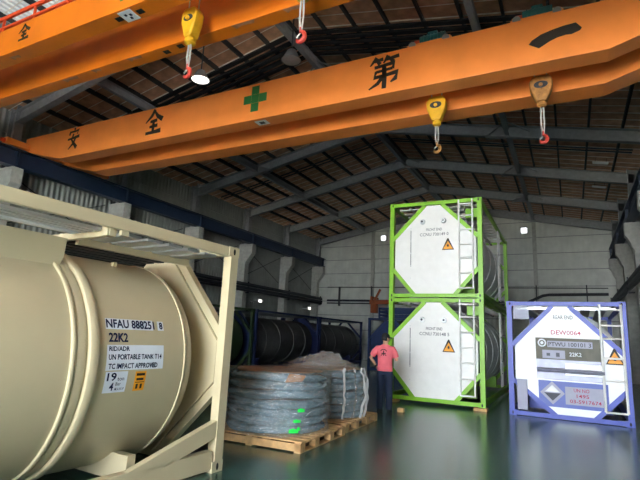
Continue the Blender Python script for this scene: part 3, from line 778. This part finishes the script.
# orange wall jib by the back wall
t = thing('jib_hoist', 'rusty orange jib hoist mounted on the back wall', 'jib hoist', (-11.6, 32.2, 3.95))
obj('boom', MB().ibeam((-1.1, 0, .12), (1.4, 0, .2), .2, .26), 'rust', t)
obj('strut', MB().bar((-.75, 0, .2), (-.3, 0, 1.05), .14, .12), 'rust', t)
obj('motor_box', MB().span((-.95, -.2, -.62), (-.5, .2, .02)), 'rust', t, bev=.03)
for x in (-1.0, .9):
    obj('wall_arm', MB().span((x, -.1, .42), (x+.14, YB-32.2, .55)).span((x, -.1, .1), (x+.14, .1, .42)), 'rust', t)

# ================================================================== PALLETS AND COILS
def pallet(label, x0, x1, y0, y1):
    cx, cy = (x0+x1)/2, (y0+y1)/2; w, d = x1-x0, y1-y0
    t = thing('pallet', label, 'pallet', (cx, cy, 0), .03, 'timber pallets under the wrapped coils')
    nb_ = 9
    for k in range(nb_):
        y = -d/2+(k+.5)*d/nb_; obj('deck_board', MB().box((0, y, .137), (w, d/nb_*.72, .02)), 'wood', t)
    for x in (-w/2+.05, 0, w/2-.05):
        obj('stringer', MB().span((x-.05, -d/2, .115), (x+.05, d/2, .127)), 'wood', t)
        obj('base_board', MB().span((x-.05, -d/2, 0), (x+.05, d/2, .02)), 'wood', t)
        for y in (-d/2+.07, -d/6, d/6, d/2-.07):
            obj('pallet_block', MB().span((x-.05, y-.07, .02), (x+.05, y+.07, .115)), 'wood', t)
    for y in (-d/2+.011,):
        obj('edge_board', MB().span((-w/2, y-.011, .02), (w/2, y+.011, .115)), 'wood', t)
    return t
pallet('pale timber pallet under the nearer wrapped coil', -5.0, -3.33, 5.98, 7.55)
pallet('pale timber pallet under the farther wrapped coil', -5.08, -3.42, 7.68, 9.28)
def coil(label, c, r, h, seed, layers=7):
    rnd = random.Random(seed)
    t = thing('tube_coil', label, 'wrapped coil', (c[0], c[1], .148), 0, 'coils of tube wrapped in clear film')
    th = h/layers
    for k in range(layers):
        rr_ = r*(.985-.03*abs(k/(layers-1)-.45)*2+rnd.uniform(-.015, .01))
        ring = MB(); n = 72; mseg = 10; vs = []; fs = []
        ph = rnd.uniform(0, 6)
        for i in range(n):
            a = 2*PI*i/n; wob = .012*math.sin(3*a+ph)+.008*math.sin(7*a+2*ph); dz = .018*math.sin(2*a+ph)+.008*math.sin(5*a+2*ph)
            for j in range(mseg):
                b = 2*PI*j/mseg
                rad = rr_-.1+.1*math.cos(b)+wob; z = (k+.5)*th+dz+th*.52*math.sin(b)
                vs.append((rad*math.cos(a), rad*math.sin(a), max(.004, z)))
        for i in range(n):
            for j in range(mseg):
                i2 = (i+1) % n; j2 = (j+1) % mseg; fs.append((i*mseg+j, i*mseg+j2, i2*mseg+j2, i2*mseg+j))
        obj('tube_turn', ring.add(vs, fs), 'tube', t, smooth=True)
        for g in range(1):   # outermost strand proud of the layer
            z = (k+.5)*th; obj('tube_strand', MB().add(*strand(rr_+.008, z, th*.24, rnd)), 'tube', t, smooth=True)
    obj('groove_shade_core', MB().lathe([(.0, .02), (r-.15, .02), (r-.15, h-.04), (0, h-.04)], (0, 0, 0), 'z', 40), 'pipe', t)  # added dark core, so the grooves between turns read as shade
    # cardboard cap
    pts = []
    for k in range(28):
        a = 2*PI*k/28; q = r*(.88+rnd.uniform(-.05, .05)); pts.append((q*math.cos(a), q*math.sin(a)))
    obj('cardboard_cap', MB().prism(pts, (0, 0, h+.012), (1, 0, 0), (0, 1, 0), (0, 0, .012)), 'card', t)
    # film
    prof = []; nz = 42
    vs = []; fs = []; n = 96
    for iz in range(nz+5):
        if iz <= nz:
            z = .002+(h+.03)*iz/nz; f_ = 1.012+.02*abs(math.sin(PI*layers*iz/nz))
        else: z = h+.035+.004*(iz-nz); f_ = 1.02*(1-.22*(iz-nz))
        for i in range(n):
            a = 2*PI*i/n
            w_ = .012*math.sin(5*a+iz*.35)+.01*math.sin(11*a-iz*.6)+.007*math.sin(23*a+iz*1.1)+rnd.uniform(-.004, .004)
            q = r*f_+w_+.012
            vs.append((q*math.cos(a), q*math.sin(a), z+rnd.uniform(-.003, .003) if iz else .002))
    for iz in range(nz+4):
        for i in range(n): fs.append((iz*n+i, iz*n+(i+1) % n, (iz+1)*n+(i+1) % n, (iz+1)*n+i))
    obj('plastic_wrap', MB().add(vs, fs), 'film', t, smooth=True)
    return t
def strand(rr_, z, tr, rnd):
    n, m_ = 72, 6; vs = []; fs = []; ph = rnd.uniform(0, 6)
    for i in range(n):
        a = 2*PI*i/n; dz = .016*math.sin(2*a+ph)+.008*math.sin(5*a+ph)
        for j in range(m_):
            b = 2*PI*j/m_; q = rr_-tr*.3+tr*math.cos(b)
            vs.append((q*math.cos(a), q*math.sin(a), max(.003, z+dz+tr*math.sin(b))))
    for i in range(n):
        for j in range(m_):
            i2 = (i+1) % n; j2 = (j+1) % m_; fs.append((i*m_+j, i*m_+j2, i2*m_+j2, i2*m_+j))
    return vs, fs
c1 = coil('nearer coil of blue grey tube in clear film with green labels', (-4.17, 6.74), .78, .85, 3)
c2 = coil('farther coil of blue grey tube in clear film, loose film on top', (-4.22, 8.46), .76, .82, 5)
# fluorescent labels, on the side of the near coil that faces the camera
for a, z, w_, h_ in ((-34, .34, .11, .05), (-38, .2, .11, .04), (-41, .06, .14, .06), (-36, .09, .05, .05)):
    a = R(a); q = .845
    vs = []; fs = []
    for k in range(5):
        b = a+(k/4-.5)*w_/q
        vs += [(q*math.cos(b), q*math.sin(b), z), (q*math.cos(b), q*math.sin(b), z+h_*(.8+.3*((k*7) % 3)/2))]
    for k in range(4): fs.append((2*k, 2*k+2, 2*k+3, 2*k+1))
    obj('green_label', MB().add(vs, fs), 'greenlab', c1)
a = R(-42); 
vs = []
obj('cardboard_flap', MB().prism([(-.14, 0), (.12, .02), (.18, .1), (-.08, .12)], (.8*math.cos(a), .8*math.sin(a), .74), (-math.sin(a), math.cos(a), 0), (0, 0, 1), (.004*math.cos(a), .004*math.sin(a), 0)), 'card', c1)
# loose crumpled film on top of the far coil
def crumple(parent, cx, cy, z, rx, ry, hh, seed, name='loose_film', m='film'):
    rnd = random.Random(seed); n = 34; vs = []; fs = []
    ph = [(rnd.uniform(4, 16), rnd.uniform(4, 16), rnd.uniform(0, 6), rnd.uniform(.2, 1)) for _ in range(9)]
    for i in range(n+1):
        for j in range(n+1):
            u, v = i/n*2-1, j/n*2-1; d = max(0, 1-(u*u+v*v))
            w_ = sum(q[3]*abs(math.sin(q[0]*u+q[1]*v+q[2])) for q in ph)/5
            vs.append((cx+u*rx+rnd.uniform(-.008, .008), cy+v*ry+rnd.uniform(-.008, .008), z+hh*(d**.8)*w_+.012*w_))
    for i in range(n):
        for j in range(n):
            a_ = i*(n+1)+j
            u, v = (i+.5)/n*2-1, (j+.5)/n*2-1
            if u*u+v*v < 1: fs.append((a_, a_+n+1, a_+n+2, a_+1))
    return obj(name, MB().add(vs, fs), m, parent, smooth=False)
crumple(c2, -.0, -.1, .885, .66, .62, .22, 4)
crumple(c2, .1, -.15, .88, .4, .4, .3, 9)
crumple(c1, .35, .45, .905, .35, .3, .1, 12)
for k, (a, bulge) in enumerate(((-38, .03), (-22, .06), (-8, .1), (-55, .02), (4, .07))):
    a = R(a); pts = []; rnd = random.Random(k)
    for i in range(14):
        f_ = i/13; q = .8+bulge*math.sin(PI*f_)+rnd.uniform(-.015, .015); aa = a+rnd.uniform(-.02, .02)
        pts.append((q*math.cos(aa), q*math.sin(aa), .86*(1-f_)+.02))
    obj('film_strip', MB().tube(pts, [(.012+rnd.random()*.014, .006) for _ in pts], 6), 'film' if k % 2 else 'filmwhite', c2)

# ================================================================== PERSON
def loft(m, rings, n=18):     # rings: (cx, cy, cz, rx, ry)
    vs = []; fs = []
    for (cx, cy, cz, rx, ry) in rings:
        for k in range(n):
            a = 2*PI*k/n; vs.append((cx+rx*math.cos(a), cy+ry*math.sin(a), cz))
    for i in range(len(rings)-1):
        for k in range(n): fs.append((i*n+k, i*n+(k+1) % n, (i+1)*n+(k+1) % n, (i+1)*n+k))
    fs += [tuple(range(n))[::-1], tuple((len(rings)-1)*n+k for k in range(n))]
    m.add(vs, fs)
def remeshed(name, mb, voxel, smooth=4):
    o = bpy.data.objects.new('tmp', mb.mesh(name)); COL.objects.link(o)
    r_ = o.modifiers.new('r', 'REMESH'); r_.mode = 'VOXEL'; r_.voxel_size = voxel; r_.use_smooth_shade = True
    s_ = o.modifiers.new('s', 'SMOOTH'); s_.iterations = smooth; s_.factor = .5
    me = bpy.data.meshes.new_from_object(o.evaluated_get(bpy.context.evaluated_depsgraph_get())); me.name = name
    bpy.data.objects.remove(o); me.shade_smooth(); me.materials.clear(); return me
FACE = R(2)
pt = thing('person', 'person in pink t-shirt and dark jeans standing beside the green containers', 'person', (-3.71, 10.44, 0), FACE)
LS = [(-.175, 0, 1.385), (-.315, -.06, 1.14), (-.215, .06, .95)]        # left shoulder, elbow out, hand at the hip
RS = [(.175, 0, 1.385), (.25, .04, 1.12), (.13, .26, 1.2)]             # right forearm raised in front
b = MB()
loft(b, [(0, 0, .8, .13, .1), (0, 0, .95, .155, .105), (0, 0, 1.1, .135, .09), (0, 0, 1.3, .16, .1), (0, 0, 1.4, .15, .08), (0, 0, 1.44, .06, .06), (0, .01, 1.52, .052, .055)])
HX, HY = .02, .02
def hp(p):     # head turned right and bowed a little
    q = Matrix.Rotation(R(-30), 3, 'Z') @ (Matrix.Rotation(R(-12), 3, 'X') @ Vector(p)); return (q.x, q.y+.02, q.z+1.56)
hm = MB(); loft(hm, [(0, .01, -.075, .03, .04), (0, .012, -.06, .05, .065), (0, .01, -.02, .066, .085), (0, 0, .03, .074, .095), (0, -.005, .08, .07, .09), (0, -.008, .115, .05, .065), (0, -.008, .132, .02, .028)], 20)
b.add([hp(v) for v in hm.v], hm.f)
b.tube([hp((0, .085, .035)), hp((0, .112, .0)), hp((0, .09, -.012))], [.01, .016, .012], 8)      # nose
b.tube([hp((-.03, .078, -.035)), hp((0, .09, -.038)), hp((.03, .078, -.035))], [.006, .01, .006], 6)   # lips
for s_ in (-1, 1): b.tube([hp((s_*.07, -.01, .03)), hp((s_*.084, -.018, .01)), hp((s_*.07, -.008, -.02))], [.012, .015, .01], 8)
for sh, el, ha in (LS, RS):
    b.tube([sh, Vector(sh).lerp(el, .5), el, Vector(el).lerp(ha, .45), ha], [.052, .046, .04, .036, .026], 12)
    d = (Vector(ha)-Vector(el)).normalized(); side = d.cross(Vector((0, 0, 1))).normalized(); up = side.cross(d)
    pc = Vector(ha)+d*.045
    b.bar(Vector(ha)-d*.01, Vector(ha)+d*.09, .075, .028)
    for k, L_ in enumerate((.07, .08, .075, .058)):
        o_ = Vector(ha)+d*.085+side*(-.03+.02*k)
        b.tube([o_, o_+d*L_*.45-up*.008, o_+d*L_*.75-up*.028, o_+d*L_*.85-up*.05], [.0095, .009, .0085, .007], 8)
    th_ = Vector(ha)+d*.02-side*.035
    b.tube([th_, th_+d*.03-side*.022, th_+d*.06-side*.024-up*.012], [.012, .011, .009], 8)
for s_ in (-1, 1):
    b.tube([(s_*.085, 0, .88), (s_*.095, .01, .5), (s_*.1, 0, .3), (s_*.105, -.01, .08), (s_*.108, .0, .045)], [.085, .056, .052, .038, .04], 12)
    b.tube([(s_*.108, -.04, .045), (s_*.112, .06, .04), (s_*.116, .14, .03)], [.036, .034, .022], 10)
obj('body', remeshed('body', b, .0085), 'skin', pt)
sh_ = MB()
loft(sh_, [(0, 0, .865, .178, .128), (0, 0, .9, .176, .126), (0, 0, 1.0, .168, .118), (0, 0, 1.15, .17, .115), (0, 0, 1.3, .186, .12), (0, 0, 1.38, .182, .1), (0, 0, 1.425, .1, .075), (0, .005, 1.445, .066, .066)], 24)
for sh, el, ha in (LS, RS):
    e2 = Vector(sh).lerp(el, .82); sh_.tube([Vector((sh[0]*.6, 0, sh[2]-.03)), Vector((sh[0]*.95, 0, sh[2]-.03)), Vector(sh).lerp(el, .45), e2], [.06, .07, .072, .068], 14)
shirt = obj('t_shirt', remeshed('t_shirt', sh_, .011, 3), 'shirt', pt)
# dark print on the back of the shirt
def back(x, z): return (x, -.119-.003*abs(0)+.32*x*x, z)
pm = MB()
for pts, w_ in (([(-.07, 1.3), (-.03, 1.335), (.03, 1.335), (.07, 1.3)], .016), ([(0, 1.31), (0, 1.2)], .02), ([(-.05, 1.25), (.05, 1.25)], .016), ([(-.06, 1.2), (-.02, 1.24)], .012), ([(.06, 1.2), (.02, 1.24)], .012)):
    for i in range(len(pts)-1):
        pm.bar(back(*pts[i]), back(*pts[i+1]), w_, .006, up=(0, 1, 0))
obj('shirt_print', pm, 'black', shirt)
tr_ = MB()
loft(tr_, [(0, 0, .8, .165, .115), (0, 0, .9, .165, .115), (0, 0, .93, .16, .112)], 22)
for s_ in (-1, 1):
    tr_.tube([(s_*.08, 0, .86), (s_*.092, .005, .65), (s_*.1, .01, .46), (s_*.105, 0, .25), (s_*.108, -.005, .06)], [(.1, .11), (.092, .1), (.08, .085), (.075, .08), (.075, .085)], 16)
obj('trousers', remeshed('trousers', tr_, .012, 3), 'jeans', pt)
for s_ in (-1, 1):
    m = MB(); loft(m, [(s_*.11, .035, .002, .05, .135), (s_*.11, .035, .03, .052, .138), (s_*.11, .03, .055, .046, .12), (s_*.108, -.02, .1, .042, .06)], 18)
    so = obj('shoe', m, 'black', pt, smooth=True)
    obj('toe_cap', MB().box((s_*.11, .155, .022), (.06, .035, .03)), 'whitesign', so, bev=.008)
m = MB(); hc = MB(); loft(hc, [(0, -.012, .02, .078, .1), (0, -.01, .06, .08, .102), (0, -.012, .1, .068, .088), (0, -.014, .128, .042, .055), (0, -.014, .142, .012, .016)], 20)
m.add([hp(v) for v in hc.v], hc.f)
brim = MB(); brim.prism([(-.07, .07), (.07, .07), (.06, .13), (.03, .16), (-.03, .16), (-.06, .13)], (0, 0, .055), (1, 0, 0), (0, 1, 0), (0, 0, .01)); m.add([hp(v) for v in brim.v], brim.f)
obj('cap', m, 'black', pt, smooth=True)
m = MB(); hr = MB(); loft(hr, [(0, -.03, -.045, .055, .055), (0, -.028, -.01, .072, .072), (0, -.022, .03, .077, .085)], 18); m.add([hp(v) for v in hr.v], hr.f)
obj('hair', m, 'hair', pt, smooth=True)
for s_ in (-1, 1):
    p_ = hp((s_*.028, .082, .03)); obj('eye', MB().lathe([(0, -.008), (.007, -.004), (.008, 0), (.007, .004), (0, .008)], p_, 'z', 10), 'white', pt)
d = (Vector(LS[2])-Vector(LS[1])).normalized()
obj('wrist_watch', MB().tube([Vector(LS[2])-d*.05, Vector(LS[2])-d*.015], .033, 14), 'black', pt)

# ================================================================== LAMPS
def lamp(label, p, lit):
    t = thing('high_bay_lamp', label, 'ceiling lamp', p)
    obj('reflector', MB().lathe([(.08, .32), (.12, .3), (.24, .05), (.28, 0), (.27, 0), (.22, .06), (.1, .26), (.0, .27)], (0, 0, 0), 'z', 28), 'steel', t, smooth=True)
    obj('diffuser', MB().lathe([(0, -.02), (.15, -.012), (.265, .01), (.0, .02)], (0, 0, 0), 'z', 28), 'lamp' if lit else 'tankw', t, smooth=True)
    obj('stem', MB().cyl((0, 0, .3), (0, 0, zroof(p[0])-p[2]-.07), .02, 8), 'pipe', t)
lamp('round high bay lamp glowing white under the roof between the cranes', (-9.72, 10.1, 9.1), True)
lamp('dark unlit high bay lamp near the roof ridge', (-6.5, 10.15, 9.0), False)
for lab, p, rot in (('lit floodlight on the left wall above dark containers', (-16.95, 24.7, 3.5), 90), ('small lit floodlight on the left wall by the far corner', (-16.95, 31.1, 3.5), 90)):
    t = thing('floodlight', lab, 'floodlight', p, 0)
    obj('housing', MB().span((-.12, -.2, -.1), (-.02, .2, .12)), 'steel', t, bev=.01)
    obj('lamp_glass', MB().span((-.02, -.17, -.07), (-.005, .17, .09)), 'lamp', t)
    obj('bracket', MB().span((-.8, -.03, -.02), (-.12, .03, .03)), 'steel', t)
for lab, x, y, n in (('white tube light fixture under the roof over the green stack', -6.7, 25.6, 1), ('white tube light fixture on right roof slope, the farther one', 1.55, 25.5, 1), ('white tube light fixture on right roof slope, the nearer one', 1.45, 22.1, 1)):
    sd = 1 if x > RX else -1
    t = thing('tube_light', lab, 'tube light', (x, y, zroof(x)-.34)); t.rotation_euler = (0, math.atan(SLOPE)*sd, 0)
    obj('fixture', MB().span((-.3, -.06, .02), (.3, .06, .07)), 'white', t)
    for dy in (-.04, .04): obj('tube', MB().cyl((-.28, dy, 0), (.28, dy, 0), .016, 8), 'white', t)
    for dx in (-.2, .2): obj('hanger', MB().cyl((dx, 0, .07), (dx, 0, .3), .008, 6), 'pipe', t)
